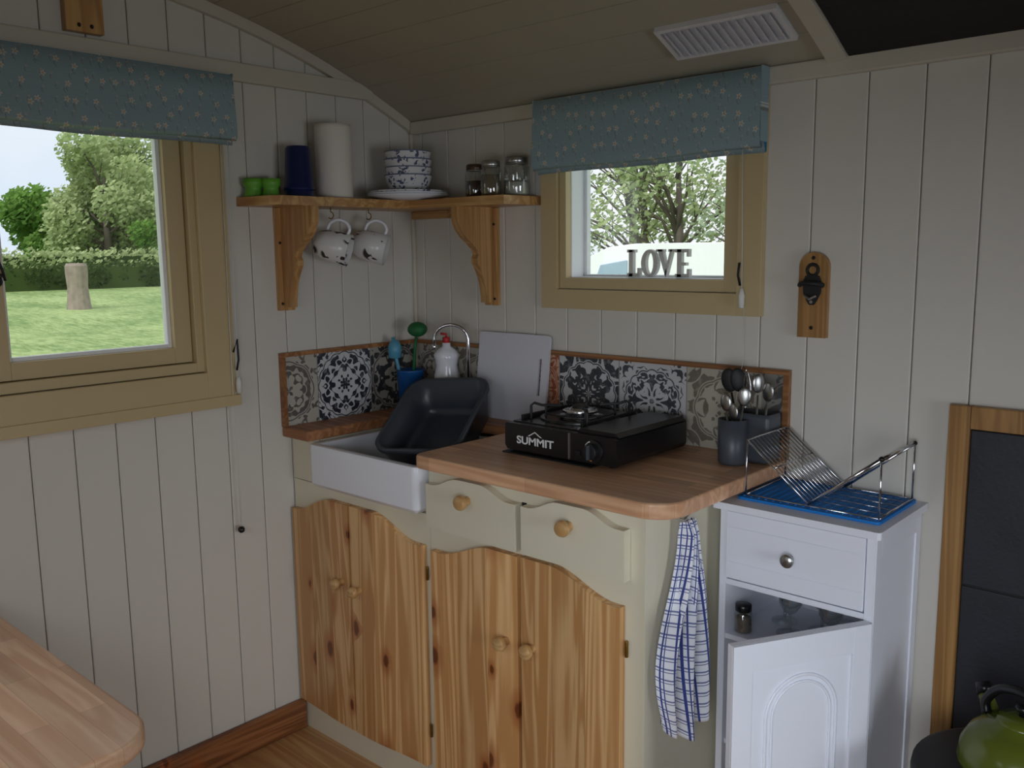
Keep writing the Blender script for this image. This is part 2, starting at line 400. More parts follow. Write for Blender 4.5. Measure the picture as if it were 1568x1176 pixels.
ring(b,'y',(-1.266,-.854,1.221,1.791),(-1.255,-.865,1.232,1.78),-.05,-.03,WHT,WHT)
b.box((-.043,-1.256,1.231),(-.040,-.864,1.781),PANE)
b.done(.003)
b=B('window_catch')
sp=[(.012+0*i,-1.285+.018*(1-i/30)*math.cos(i*.42)+.0,1.415+.018*(1-i/30)*math.sin(i*.42)) for i in range(24)]
b.tube(sp,.003,BLACKM,6); b.tube([(.012,-1.268,1.415),(.012,-1.272,1.44),(.01,-1.292,1.50)],.0035,BLACKM,6); b.box((.0,-1.305,1.48),(.012,-1.29,1.53),BLACKM)
b.box((-.012,-1.30,1.405),(.012,-1.275,1.425),BLACKM)
b.done()
b=B('window_2')
ring(b,'x',(.572,1.26,1.305,1.86),(.63,1.195,1.36,1.83),-.022,-.0005,WFR,WFR)
ring(b,'x',(.632,1.193,1.362,1.828),(.655,1.155,1.392,1.80),-.012,.012,WFR,WFR)
ring(b,'x',(.632,1.178,1.372,1.818),(.657,1.153,1.394,1.798),.0125,.09,WHT,WHT)
ring(b,'x',(.657,1.153,1.3945,1.7975),(.668,1.142,1.40,1.78),.07,.088,WHT,WHT)
b.box((.667,.078,1.40),(1.143,.080,1.78),PANE)
b.done(.003)
b=B('love_letters_sign'); y0,y1=.035,.050; z0=1.3955; H=.074
LW=plain('sign_grey_wood',(205,204,200),.6)
def R(x,x0,x1,za,zb): b.box((x+x0,y0,z0+za),(x+x1,y1,z0+zb),LW,.5)
x=.832; R(x,.006,.020,.0,H); R(x,0,.042,0,.010); R(x,0,.026,H-.008,H); R(x,.034,.042,.01,.024)
x=.878; nn=28
for i in range(nn):
    a0=2*math.pi*i/nn;a1=2*math.pi*(i+1)/nn
    b.prism([(x+.027+.027*math.cos(a)*1,z0+.037+.037*math.sin(a)) for a in (a0,a1)]+[(x+.027+.012*math.cos(a),z0+.037+.029*math.sin(a)) for a in (a1,a0)],'y',y0,y1,LW,.5)
x=.928; 
b.prism([(x+.002,z0+H),(x+.018,z0+H),(x+.033,z0+.015),(x+.028,z0)],'y',y0,y1,LW,.5)
b.prism([(x+.042,z0+H),(x+.050,z0+H),(x+.030,z0),(x+.024,z0+.006)],'y',y0,y1,LW,.5)
R(x,-.003,.022,H-.007,H); R(x,.036,.056,H-.007,H)
x=.985; R(x,.006,.020,0,H); R(x,0,.044,0,.009); R(x,0,.042,H-.009,H); R(x,.018,.034,.031,.039); R(x,.036,.044,.009,.022); R(x,.035,.042,H-.02,H-.009)
b.done(.0008,1)
# ------------------------------------------------------------ blinds
def blind(name,ax,u0,u1,zt,zb,fab,sag=0):
    b=B(name)
    prof=[(.026,zt),(.058,zt-.004),(.062,zt-.06),(.066,zb+.035),(.064,zb+.012),(.055,zb+.004),(.05,zb+.018),(.052,zb+.05)]
    inner=[(.044,zb+.05),(.042,zb+.016),(.036,zb-.006),(.03,zb-.002),(.026,zb+.03)]
    N=18; rows=[]
    allp=prof+inner
    for i in range(N+1):
        t=i/N; u=u0+(u1-u0)*t; row=[]
        for (d,z) in allp:
            w=.0025*math.sin(t*17+z*30)+.0015*math.sin(t*41)
            low=max(0,(zt-z)/(zt-zb))
            zz=z-sag*low*(1-t)*.6+.002*math.sin(t*9)*low
            dd=max(.002,d+w*low)
            row.append(b.v((u,-dd,zz) if ax=='x' else (dd,u,zz)))
        rows.append(row)
    K=len(allp)
    for i in range(N):
        for k in range(K-1):
            m=fab if k<10 else LINING
            b.f([rows[i][k],rows[i+1][k],rows[i+1][k+1],rows[i][k+1]],m,True)
    if ax=='x':
        b.box((u0+.005,-.056,zt-.03),(u1-.005,-.001,zt-.003),WHT)
        b.box((u0+.01,-.045,zb+.02),(u1-.01,-.028,zt-.02),LINING)
        for u in (u0,u1-.002): b.box((u,-.06,zb+.02),(u+.002,-.0235,zt-.001),fab)
    else:
        b.box((.001,u0+.005,zt-.03),(.056,u1-.005,zt-.003),WHT)
        b.box((.028,u0+.01,zb+.02),(.045,u1-.01,zt-.02),LINING)
        for u in (u0,u1-.002): b.box((.026,u,zb+.02),(.06,u+.002,zt-.001),fab)
    return b.done(recalc=True)
blind('roman_blind','y',-1.45,-.68,1.945,1.765,FABL)
blind('roman_blind','x',.575,1.268,1.885,1.695,FABR,.012)
b=B('blind_cord')
b.tube([(.04,-.695,1.78),(.037,-.698,1.4),(.036,-.70,1.13)],.0012,CORD,5); b.lathe([(0,0),(.007,.002),(.008,.03),(.004,.045),(0,.046)],(.036,-.70,1.085),CORD,12)
b.tube([(.03,-.712,1.78),(.028,-.715,1.1),(.026,-.712,.70)],.0012,CORD,5); b.ball((.026,-.712,.69),.010,BLACK)
b.tube([(.026,-.705,1.20),(.04,-.70,1.235),(.045,-.702,1.18),(.04,-.706,1.15)],.003,BLACKM,6)
b.done()
b=B('blind_cord')
b.tube([(1.215,-.045,1.71),(1.218,-.04,1.5),(1.219,-.038,1.37)],.0012,CORD,5); b.lathe([(0,0),(.007,.002),(.008,.032),(.004,.048),(0,.049)],(1.219,-.038,1.325),CORD,12)
b.tube([(1.208,-.026,1.38),(1.206,-.034,1.405),(1.21,-.036,1.435)],.003,BLACKM,6)
b.tube([(1.222,-.03,1.33),(1.218,-.018,1.2),(1.20,-.03,1.05)],.0008,CORD,5)
b.done()
# ------------------------------------------------------------ tiled splashback
def tile(b,ax,u0,u1,z0,z1,m,full0,full1):
    g=.0015; a=u0+g; c=u1-g
    ua=(a-full0)/(full1-full0); uc=(c-full0)/(full1-full0)
    if ax=='x':
        P=[(a,-.009,z0),(c,-.009,z0),(c,-.009,z1),(a,-.009,z1)]
        b.box((a-g,-.0085,z0),(c+g,-.001,z1),GROUT)
    else:
        P=[(.009,a,z0),(.009,c,z0),(.009,c,z1),(.009,a,z1)]
        b.box((.001,a-g,z0),(.0085,c+g,z1),GROUT)
    vs=[b.v(p) for p in P]; b.f(vs,m,False,.5,[(ua,0),(uc,0),(uc,1),(ua,1)])
b=B('tiled_splashback')
zb_,zt_=.9605,1.168
tile(b,'y',-.53,-.415,zb_,zt_,TL[0],-.625,-.415); tile(b,'y',-.415,-.209,zb_,zt_,TL[1],-.415,-.209); tile(b,'y',-.209,-.012,zb_,zt_,TL[2],-.209,0)
tile(b,'x',.012,.21,zb_,zt_,TL[0],0,.21); tile(b,'x',.21,.42,zb_,zt_,TL[5],.21,.42); tile(b,'x',.42,.628,zb_,zt_,TL[6],.42,.628)
tile(b,'x',.628,.84,zb_,zt_,TL[3],.628,.84); tile(b,'x',.84,1.054,zb_,zt_,TL[4],.84,1.054); tile(b,'x',1.054,1.266,zb_,zt_,TL[5],1.054,1.266); tile(b,'x',1.266,1.322,zb_,zt_,TL[7],1.266,1.476)
b.box((.001,-.545,zt_),(.017,-.002,zt_+.012),TFRAME); b.box((.001,-.545,zb_),(.017,-.531,zt_),TFRAME)
b.box((.0175,-.001,zt_),(1.337,-.017,zt_+.012),TFRAME); b.box((1.323,-.001,zb_),(1.337,-.017,zt_),TFRAME)
b.done(recalc=False)
# ------------------------------------------------------------ worktop
def rounded(x0,x1,y0,y1,rs,n=8):
    o=[]
    for (cx,cy,r,a0) in [(x0,y0,rs[0],180),(x1,y0,rs[1],270),(x1,y1,rs[2],0),(x0,y1,rs[3],90)]:
        if r<=0: o.append((cx,cy)); continue
        ox=cx+(r if cx==x0 else -r); oy=cy+(r if cy==y0 else -r)
        for i in range(n+1):
            a=math.radians(a0+90*i/n); o.append((ox+r*math.cos(a),oy+r*math.sin(a)))
    return o
b=B('kitchen_worktop')
b.prism(rounded(.576,1.336,-.545,-.001,(.03,.075,0,0)),'z',.9252,.96,WORK,.5)
b.box((.001,-.545,.9302),(.128,-.001,.9602),LEDGE,.5)
b.box((.128,-.135,.9302),(.576,-.001,.9602),LEDGE,.5)
b.done(.006,3)
# ------------------------------------------------------------ base unit
b=B('kitchen_base_cabinet')
b.box((.602,-.51,.0),(1.265,-.492,.925),CREAM); b.box((1.247,-.491,.0),(1.265,-.002,.925),CREAM); b.box((.602,-.491,.0),(.618,-.002,.925),CREAM)
b.box((.619,-.49,.05),(1.246,-.003,.066),CREAM); b.box((1.265,-.515,.0),(1.267,-.47,.925),CREAM)
b.box((.002,-.51,0),(.6,-.492,.798),CREAM); b.box((.003,-.51,.80),(.112,-.492,.93),CREAM); b.box((.098,-.49,.795),(.112,-.002,.93),CREAM)
b.box((.002,-.49,.78),(.6,-.003,.796),CREAM)
def door(x0,x1,c,half,base,h,z0,sd,npl=3):
    ws=[x0+(x1-x0)*k/npl for k in range(npl+1)]
    rs=[.15,.8,.45,.95,.3]; random.shuffle(rs)
    for k in range(npl):
        a=ws[k]+(.0005); d=ws[k+1]-.0005
        f=lambda x: base+h*sst(.12,.7,(half-abs(x-c))/half)
        nn=8; top=[(a+(d-a)*i/nn,f(a+(d-a)*i/nn)) for i in range(nn+1)]
        g=lambda x:z0-.012*sst(.1,.8,(half-abs(x-c))/half)
        bot=[(a+(d-a)*i/nn,g(a+(d-a)*i/nn)) for i in range(nn+1)]
        b.prism(bot+top[::-1],'y',-.531,-.5115,PINE,rs[k])
b.box((.919,-.5112,.10),(.933,-.5102,.75),BLACKM)  # black strip painting in the shade of the gap between the doors
door(.012,.282,.285,.29,.712,.055,.1,1); door(.288,.588,.285,.30,.715,.052,.1,2)
door(.622,.920,.926,.31,.712,.05,.09,3); door(.931,1.214,.926,.30,.714,.05,.09,4)
def drawer(x0,x1):
    nn=24; c=(x0+x1)/2; half=(x1-x0)/2
    f=lambda x:.888+.028*sst(.15,.75,(half-abs(x-c))/half)
    top=[(x0+(x1-x0)*i/nn,f(x0+(x1-x0)*i/nn)) for i in range(nn+1)]
    b.prism([(x0,.774),(x1,.774)]+top[::-1],'y',-.535,-.5115,CREAM,.5)
b.box((.9205,-.5112,.775),(.9355,-.5102,.89),BLACKM)  # thin black sheet standing in for shade between the two drawers
drawer(.615,.919); drawer(.937,1.226)
def knob(x,z,y=-.531,r=.019,m=KNOB):
    b.lathe([(0,0),(r*.6,0),(r*.5,.008),(r*.55,.014),(r*.95,.02),(r,.027),(r*.85,.034),(r*.4,.037),(0,.0375)],(x,y,z),m,20,True,.5,Matrix.Rotation(math.radians(90),4,'X'))
knob(.765,.870,-.535); knob(1.08,.870,-.535)
knob(.245,.535,r=.017); knob(.325,.53,r=.017); knob(.885,.545,r=.018); knob(.968,.55,r=.018)
for (x,z) in [(.594,.64),(.594,.2),(1.222,.62),(1.222,.2)]: b.cyl((x,-.517,z-.018),.004,.036,BRASS,10)
b.done(.0022,2)
# ------------------------------------------------------------ sink
def tub(b,w,d,h,t,m,rad,taper=0.0,rim=0):
    n=6
    def rr(k,zz,ins):
        s=1-taper*k
        return [(p[0]*s,p[1]*s,zz) for p in rounded(-w/2+ins,w/2-ins,-d/2+ins,d/2-ins,(max(.004,rad-ins),)*4,n)]
    layers=[rr(1,-h,.012),rr(1,-h+.012,0),rr(0,-.012,0)]
    if rim: layers+=[rr(0,-.012,-rim),rr(0,0,-rim)]
    layers+=[rr(0,0,.002),rr(0,0,t),rr(1,-h+t+.02,t),rr(1,-h+t+.005,t+.006),rr(1,-h+t,t+.02)]
    R=[[b.v(p) for p in l] for l in layers]
    for A,C in zip(R[:-1],R[1:]):
        for i in range(len(A)):
            j=(i+1)%len(A); b.f([A[i],A[j],C[j],C[i]],m,True)
    b.f(R[0][::-1],m); b.f(R[-1],m)
b=B('belfast_sink'); b.M=Matrix.Translation((.358,-.341,.925)); tub(b,.460,.408,.1245,.024,CERAM,.018)
b.M=Matrix(); b.cyl((.36,-.34,.8248),.035,.003,CHROME); o=b.done(.002)
b=B('washing_up_bowl')
w=Vector((.93,.33,.06)).normalized(); up=Vector((-.40,.77,.50)); up=(up-w*up.dot(w)).normalized(); nr=w.cross(up)
cen=Vector((.295,-.44,.922))+w*.130+up*.150
b.M=Matrix(((w.x,up.x,nr.x,cen.x),(w.y,up.y,nr.y,cen.y),(w.z,up.z,nr.z,cen.z),(0,0,0,1)))
tub(b,.26,.315,.115,.004,GREY,.05,.12,.008)
b.done()
b=B('kitchen_tap')
b.cyl((.305,-.06,.9605),.022,.012,CHROME); b.cyl((.305,-.06,.972),.014,.05,CHROME)
pth=[(.305,-.06,1.0),(.305,-.06,1.19)]+[(.26+.045*math.cos(a),-.09+.03*math.cos(a),1.2+.045*math.sin(a)) for a in [math.pi*i/12 for i in range(13)]]+[(.215,-.12,1.18)]
b.tube(pth,.0055,CHROME,12); b.cyl((.215,-.12,1.168),.008,.016,CHROME,16)
b.tube([(.305,-.06,1.0),(.33,-.085,1.01)],.004,CHROME); b.ball((.332,-.087,1.01),.007,CHROME)
b.done()
b=B('soap_dispenser'); 
b.lathe([(0,0),(.036,0),(.041,.01),(.041,.12),(.034,.15),(.038,.17),(.042,.185),(.03,.20),(.014,.21),(.013,.222),(0,.223)],(.205,-.058,.961),CERAM,28)
b.cyl((.205,-.058,1.183),.012,.018,RED,14); b.tube([(.205,-.058,1.20),(.205,-.058,1.21),(.19,-.068,1.212)],.004,RED,8)
b.done()
b=B('brush_pot')
b.lathe([(0,0),(.036,0),(.044,.13),(.046,.135),(.042,.135),(.034,.006),(0,.005)],(.10,-.12,.961),POTB,28)
b.tube([(.10,-.12,.98),(.115,-.11,1.17),(.12,-.108,1.20)],.005,GREEN,8); b.ball((.122,-.105,1.225),.032,GREEN,20,1,1,.75)
b.tube([(.09,-.13,.98),(.065,-.15,1.14),(.06,-.155,1.2)],.006,CYAN,8); b.lathe([(0,0),(.02,.004),(.022,.04),(.012,.06),(0,.062)],(.062,-.15,1.13),CYAN,14)
b.done()
b=B('chopping_board'); b.M=Matrix.Translation((.0,-.047,.9605))@Matrix.Rotation(math.radians(-7.0),4,'X')
zA,zB=.085,.195
b.prism(rounded(.318,.566,.0,.264,(.006,0,0,.012)),'y',-.004,.004,BOARDW,.5)
b.prism(rounded(.576,.602,.0,.264,(0,.006,.012,0)),'y',-.004,.004,BOARDW,.5)
b.box((.566,-.004,0),(.576,.004,zA),BOARDW,.5); b.box((.566,-.004,zB),(.576,.004,.264),BOARDW,.5)
b.done()
# ------------------------------------------------------------ camping stove
b=B('camping_stove')
x0,x1,y0,y1=.737,1.085,-.366,-.058; zb_=.9685; zt=1.037
b.box((x0-.0,y0-.012,.9605),(1.02,y1,.9635),BLACKM)
for (x,y) in [(x0+.05,y0+.04),(x1-.03,y0+.03),(x0+.04,y1-.04),(x1-.04,y1-.04)]: b.cyl((x,y,.9636 if x<1.0 else .9605),.011,.014,BLACK,12)
b.prism([(x0+.008,zb_),(x1-.006,zb_),(x1,zb_+.012),(x1,zt-.004),(x1-.006,zt),(x0+.006,zt),(x0,zt-.004),(x0,zb_+.01)],'y',y0,y1,BLACK,.5)
xs=.962
lid=[(xs,zt),(xs+.008,zt+.010),(x1-.012,zt+.010),(x1,zt)]
b.prism(lid,'y',y0+.012,y1-.004,BLACK,.5)
b.box((x0+.012,y0+.02,zt),(xs-.004,y1-.012,zt+.003),BLACK)
b.lathe([(.105,0),(.105,.004),(.098,.006),(.085,.001),(.06,.001)],(.862,-.212,zt+.003),BLACK,40)
b.lathe([(.048,.002),(.056,.004),(.058,.007),(.052,.008),(.044,.004)],(.862,-.212,zt+.003),CHROME,36)
b.lathe([(0,0),(.03,0),(.03,.012),(.046,.014),(.046,.02),(.04,.022),(.03,.021),(.026,.026),(.02,.026),(.012,.02),(0,.02)],(.862,-.212,zt+.004),CHROME,36)
b.lathe([(.020,.0),(.022,.006),(.014,.01),(0,.01)],(.862,-.212,zt+.028),BLACKM,24)
for k in range(4):
    a=math.radians(45+90*k); c,s=math.cos(a),math.sin(a)
    pts=[(.862+c*.128,-.212+s*.128,zt+.003),(.862+c*.128,-.212+s*.128,zt+.038),(.862+c*.12,-.212+s*.12,zt+.044),(.862+c*.10,-.212+s*.10,zt+.038),(.862+c*.05,-.212+s*.05,zt+.036)]
    b.tube(pts,.0038,BLACKM,6)
    b.tube([(.862+c*.09,-.212+s*.09,zt+.038),(.862+c*.09,-.212+s*.09,zt+.003)],.003,BLACKM,6)
cs=[(.862+.09*math.cos(2*math.pi*i/28),-.212+.09*math.sin(2*math.pi*i/28),zt+.02) for i in range(28)]
b.tube(cs,.0025,BLACKM,6,True)
for xx in (x0+.02,xs-.012): b.box((xx-.004,y0+.045,zt+.003),(xx+.004,y1-.035,zt+.014),BLACKM)
b.box((.945,y0-.003,zb_+.002),(.949,y0,zt-.002),STEEL)
b.cyl((1.02,y0,1.0),.027,.004,plain('dial_plate',(30,30,32),.3),28,Matrix.Rotation(math.radians(90),4,'X'))
b.cyl((1.02,y0-.003,1.0),.019,.017,BLACKM,24,Matrix.Rotation(math.radians(90),4,'X'))
b.box((1.017,y0-.026,.983),(1.023,y0-.02,1.017),GREYL)
arc=[(1.02+.024*math.cos(a),y0-.0045,1.0+.024*math.sin(a)) for a in [math.radians(110+i*12) for i in range(10)]]
b.tube(arc,.0014,WHT,5)
arc=[(1.02+.024*math.cos(a),y0-.0045,1.0+.024*math.sin(a)) for a in [math.radians(225+i*8) for i in range(6)]]
b.tube(arc,.0014,plain('orange_mark',(200,120,40),.5),5)
b.box((.968,y0-.004,.985),(.982,y0,.995),BLACKM)
stove=b.done(.002)
cu=bpy.data.curves.new('label','FONT'); cu.body='SUMMIT'; cu.size=.027; cu.extrude=.0004; cu.align_x='CENTER'; cu.offset=.0006
to=bpy.data.objects.new('tmp',cu); COL.objects.link(to); bpy.context.view_layer.update()
me=bpy.data.meshes.new_from_object(to.evaluated_get(bpy.context.evaluated_depsgraph_get())); bpy.data.objects.remove(to)
me.materials.clear(); me.materials.append(WHT)
lb=bpy.data.objects.new('label',me); COL.objects.link(lb); lb.parent=stove
lb.matrix_local=Matrix.Translation((.838,y0-.001,.988))@Matrix.Rotation(math.radians(90),4,'X')@Matrix.Diagonal((1.25,1,1,1))
b=B('logo'); b.prism([(.815,1.010),(.838,1.023),(.861,1.010),(.856,1.010),(.838,1.0205),(.820,1.010)],'y',y0-.0012,y0-.0003,WHT,.5); b.done(parent=stove)
# ------------------------------------------------------------ cutlery caddy
b=B('cutlery_caddy')
def cup(cx,cy,r,h):
    b.lathe([(0,0),(r*.9,0),(r,.006),(r*1.04,h),(r*1.04-.003,h),(r-.003,.008),(0,.007)],(cx,cy,.961),GREYL,26)
cup(1.250,-.122,.034,.108)
b.M=Matrix.Translation((1.283,-.070,1.082)); tub(b,.10,.07,.120,.003,GREYL,.012,.04); b.M=Matrix()
def spoon(x,y,z,L_,ang,m,r=.02,rot=0.):
    old=b.M; b.M=Matrix.Translation((x,y,z))@Matrix.Rotation(rot,4,'Z')@Matrix.Rotation(ang,4,'Y')
    b.tube([(0,0,0),(0,0,L_*.7)],.0025,m,6); b.ball((0,0,L_*.85),r,m,14,1,.3,1.45); b.M=old
spoon(1.244,-.124,.98,.15,-.10,STEEL,.015); spoon(1.257,-.119,.98,.17,.12,STEEL,.016,.4); spoon(1.252,-.129,.98,.125,.02,STEEL,.015,-.3)
spoon(1.265,-.08,.99,.2,-.14,BLACKM,.02,.5); spoon(1.30,-.07,.99,.17,.1,STEEL,.017,-.3); spoon(1.257,-.09,.99,.2,-.2,BLACKM,.02,.2); spoon(1.285,-.075,.99,.19,.02,STEEL,.016,.9)
for k in range(5):
    a=k*math.pi/5; pts=[(1.272+.012*math.sin(t*math.pi)*math.cos(a),-.105+.012*math.sin(t*math.pi)*math.sin(a),1.09+.10*t) for t in [i/10 for i in range(11)]]
    b.tube(pts,.0008,CHROME,4)
b.done()
# ------------------------------------------------------------ shelf + brackets
b=B('corner_shelf')
zs0,zs1=1.60,1.625
b.prism([(.0015,-.0015),(.0015,-.655),(.14,-.64),(.165,-.62),(.165,-.165),(.47,-.165),(.545,-.15),(.555,-.0015)],'z',zs0,zs1,SHELF,.6)
def bracket(ax,u,wd=.03):
    pr=[(.002,0),(.15,0),(.152,-.02),(.148,-.045),(.135,-.07),(.115,-.09),(.09,-.108),(.07,-.125),(.062,-.14),(.07,-.152),(.068,-.165),(.055,-.185),(.043,-.21),(.036,-.235),(.03,-.27),(.03,-.285),(.002,-.285)]
    if ax=='y': b.prism([(p[0]+.018,zs0+p[1]*1.0) for p in pr],'y',u-wd/2,u+wd/2,SHELFZ,.5); b.box((.001,u-.025,zs0-.295),(.0185,u+.025,zs0-.001),SHELFZ,.7)
    else: b.prism([(-p[0]-.018,zs0+p[1]) for p in pr],'x',u-wd/2,u+wd/2,SHELFZ,.5); b.box((u-.025,-.001,zs0-.295),(u+.025,-.0185,zs0-.001),SHELFZ,.7)
bracket('y',-.515,.026); bracket('x',.365,.026)
b.box((.013,-.001,zs0-.025),(.18,-.02,zs0-.001),SHELF)
for p in [(-.533,1.325),(-.497,1.325),(-.533,1.5)]: b.ball((.0195,p[0],p[1]),.004,BLACKM,8)
for p in [(.347,1.325),(.383,1.325),(.383,1.55)]: b.ball((p[0],-.0195,p[1]),.004,BLACKM,8)
MY=(-.41,-.27)
for y in MY:
    b.tube([(.10,y,zs0),(.10,y,zs0-.012)]+[(.10,y+.010*math.sin(a),zs0-.022+.010*math.cos(a)) for a in [i*.5 for i in range(0,9)]],.0018,BRASS,6)
b.done(.003)
def mug(y):
    b=B('coffee_mug')
    zl=Vector((.70,.60,-.26)).normalized(); xl=Vector((0,0,1)); xl=(xl-zl*xl.dot(zl)).normalized(); yl=zl.cross(xl)
    c=Vector((.105,y,1.488)); s=1.18
    b.M=Matrix(((xl.x*s,yl.x*s,zl.x*s,c.x),(xl.y*s,yl.y*s,zl.y*s,c.y),(xl.z*s,yl.z*s,zl.z*s,c.z),(0,0,0,1)))
    b.lathe([(0,-.042),(.026,-.042),(.030,-.04),(.037,-.02),(.039,0),(.040,.042),(.0375,.042),(.036,-.02),(.024,-.036),(0,-.037)],(0,0,0),MUGM,30)
    hd=[(.037,0,.028),(.052,0,.03),(.065,0,.018),(.067,0,-.004),(.054,0,-.02),(.036,0,-.024)]
    b.tube(catmull(hd,4),.0042,CERAM,8)
    return b.done()
for y in MY: mug(y)
b=B('plate_stack')
for k in range(3):
    z=1.6255+k*.006
    b.lathe([(0,0),(.07,0),(.085,.004),(.128-.004*k,.014),(.128-.004*k,.0165),(.085,.007),(0,.004)],(.14,-.145,z),CERAM if k<2 else BOWLM,44)
b.done()
b=B('bowl_stack')
for k in range(4):
    z=1.6435+.0235*k; R0=.074-.002*(k%2)
    b.lathe([(0,0),(.030,0),(.032,.006),(.050,.012),(.062,.026),(R0-.005,.042),(R0-.001,.0565)],(.138+.001*(k%2),-.14,z),BOWLM,40)
    b.lathe([(R0-.001,.0565),(R0,.0595),(R0-.003,.0605)],(.138+.001*(k%2),-.14,z),RIMB,40)
    b.lathe([(R0-.003,.0605),(R0-.007,.05),(.05,.024),(0,.012)],(.138,-.14,z),CERAM,40)
b.done()
def jar(x,y,r,h,content,lid,fill):
    b=B('storage_jar')
    b.lathe([(0,.001),(r*.92,.001),(r,.008),(r,h*.72),(r*.8,h*.82),(r*.78,h*.86)],(x,y,1.6255),GLASS,28)
    b.lathe([(0,.004),(r*.88,.004),(r*.93,.01),(r*.93,h*fill),(0,h*fill)],(x,y,1.6255),content,24)
    b.lathe([(0,h*.84),(r*.86,h*.84),(r*.88,h*.86),(r*.88,h*.97),(r*.8,h),(0,h)],(x,y,1.6255),lid,24)
    b.tube([(x+r*.86*math.cos(a),y+r*.86*math.sin(a),1.6255+h*.82) for a in [2*math.pi*i/20 for i in range(20)]],.0015,STEEL,5,True)
    b.done()
LIDC=plain('copper_lid',(96,78,66),.35,.8)
jar(.38,-.09,.032,.096,COFFEE,LIDC,.5); jar(.450,-.1,.031,.102,TEA,STEEL,.6); jar(.508,-.053,.037,.112,SUGAR,STEEL,.35)
b=B('kitchen_roll'); 
b.lathe([(.018,0),(.052,0),(.0525,.01),(.0525,.20),(.052,.211),(.019,.211),(.018,.2),(.018,0)],(.085,-.38,1.6255),PAPER,40)
b.done()
def tumbler(z,y=-.5):
    b=B('plastic_tumbler')
    ob=[(.0435,0),(.0435,.006),(.0415,.008),(.035,.113),(.031,.12),(0,.12),(0,.116),(.030,.115),(.038,.004),(.0405,0)]
    b.lathe(ob,(.08,y,z),BLUE,32)
    b.done()
tumbler(1.6255); tumbler(1.6475)
for (x,y) in [(.034,-.62),(.062,-.582)]:
    b=B('egg_cup')
    b.lathe([(0,0),(.025,0),(.026,.004),(.021,.018),(.021,.024),(.027,.034),(.0275,.050),(.025,.050),(.022,.036),(.012,.027),(0,.025)],(x,y,1.6255),LIME,24); b.done()
b=B('wall_bottle_opener')
b.prism([(x_+1.388,z_) for x_,z_ in ([(-.034,1.262),(.034,1.262)]+[(.034*math.cos(a),1.425+.034*math.sin(a)) for a in [math.pi*i/14 for i in range(15)]])],'y',-.018,-.0005,DARKP,.6)
# cast opener: upper ring, hooked lip, lower tongue
b.tube([(1.388+.013*math.cos(a),-.021,1.418+.013*math.sin(a)) for a in [2*math.pi*i/18 for i in range(18)]],.004,BLACKM,7,True)
b.prism([(1.372,1.405),(1.404,1.405),(1.410,1.39),(1.408,1.365),(1.400,1.348),(1.393,1.338),(1.383,1.338),(1.376,1.348),(1.368,1.365),(1.366,1.39)],'y',-.024,-.018,BLACKM,.5)
lip=[(1.360,-.026,1.383),(1.368,-.038,1.387),(1.388,-.045,1.389),(1.408,-.038,1.387),(1.416,-.026,1.383)]
b.tube(catmull(lip,5),.0055,BLACKM,8)
b.tube([(1.374,-.03,1.36),(1.388,-.034,1.352),(1.402,-.03,1.36)],.004,STEEL,8)
b.cyl((1.388,-.024,1.345),.004,.002,STEEL,10,Matrix.Rotation(math.radians(90),4,'X'))
b.cyl((1.388,-.018,1.446),.0045,.002,BLACK,12,Matrix.Rotation(math.radians(90),4,'X')); b.cyl((1.388,-.018,1.285),.0045,.002,BLACK,12,Matrix.Rotation(math.radians(90),4,'X'))
b.done(.0012)
# ------------------------------------------------------------ white cabinet
b=B('white_storage_cabinet')
X0,X1,Y0,Y1=1.305,1.648,-.272,-.006
SH=.602
b.prism(rounded(X0-.015,X1+.015,Y0-.015,-.0015,(.008,.008,0,0)),'z',.896,.912,WHITE,.5)
b.box((X0,Y0,0),(X0+.016,Y1,.8955),WHITE); b.box((X1-.016,Y0,0),(X1,Y1,.8955),WHITE); b.box((X0+.016,Y1-.006,.02),(X1-.016,Y1,.8955),WHITE)
b.box((X0+.0165,Y0+.002,.72),(X1-.0165,Y1-.0065,.733),WHITE); b.box((X0+.0165,Y0+.01,.33),(X1-.0165,Y1-.0065,.342),WHITE); b.box((X0+.0165,Y0+.002,.05),(X1-.0165,Y1-.0065,.064),WHITE)
b.box((X0+.0165,Y0+.004,SH-.012),(X1-.0165,Y1-.0065,SH),WHITE)
b.box((X0+.018,Y0-.004,.738),(X1-.018,Y0+.012,.892),WHITE)
for z in (.775,.855): b.box((X0+.02,Y0-.0055,z),(X1-.02,Y0-.004,z+.003),WHITE)
b.lathe([(0,0),(.007,0),(.006,.01),(.015,.018),(.015,.023),(.008,.027),(0,.0275)],(1.475,Y0-.004,.815),STEEL,20,True,.5,Matrix.Rotation(math.radians(90),4,'X'))
for (a,c,z0,z1) in [(Y0,Y0+.03,0,.895),(Y1-.03,Y1,0,.895),(Y0+.03,Y1-.03,.85,.895),(Y0+.03,Y1-.03,.03,.09)]: b.box((X1,a,z0),(X1+.004,c,z1),WHITE)
b.M=Matrix.Translation((X1-.012,Y0-.002,0))@Matrix.Rotation(math.radians(60.5),4,'Z')
b.box((-.318,-.016,.035),(0,0,.722),WHITE)
b.box((-.318,-.0215,.035),(-.275,-.0165,.722),WHITE); b.box((-.043,-.0215,.035),(0,-.0165,.722),WHITE); b.box((-.275,-.0215,.665),(-.043,-.0165,.722),WHITE); b.box((-.275,-.0215,.035),(-.043,-.0165,.09),WHITE)
for hw,r_ in ((.082,.0035),(.068,.003)):
    arch=[(-.159-hw,-.0175,.14)]+[(-.159+hw*math.cos(a),-.0175,.558+hw*math.sin(a)) for a in [math.pi-math.pi*i/16 for i in range(17)]]+[(-.159+hw,-.0175,.14)]
    b.tube(arch,r_,WHITE,6,True)
b.M=Matrix()
b.done(.0025)
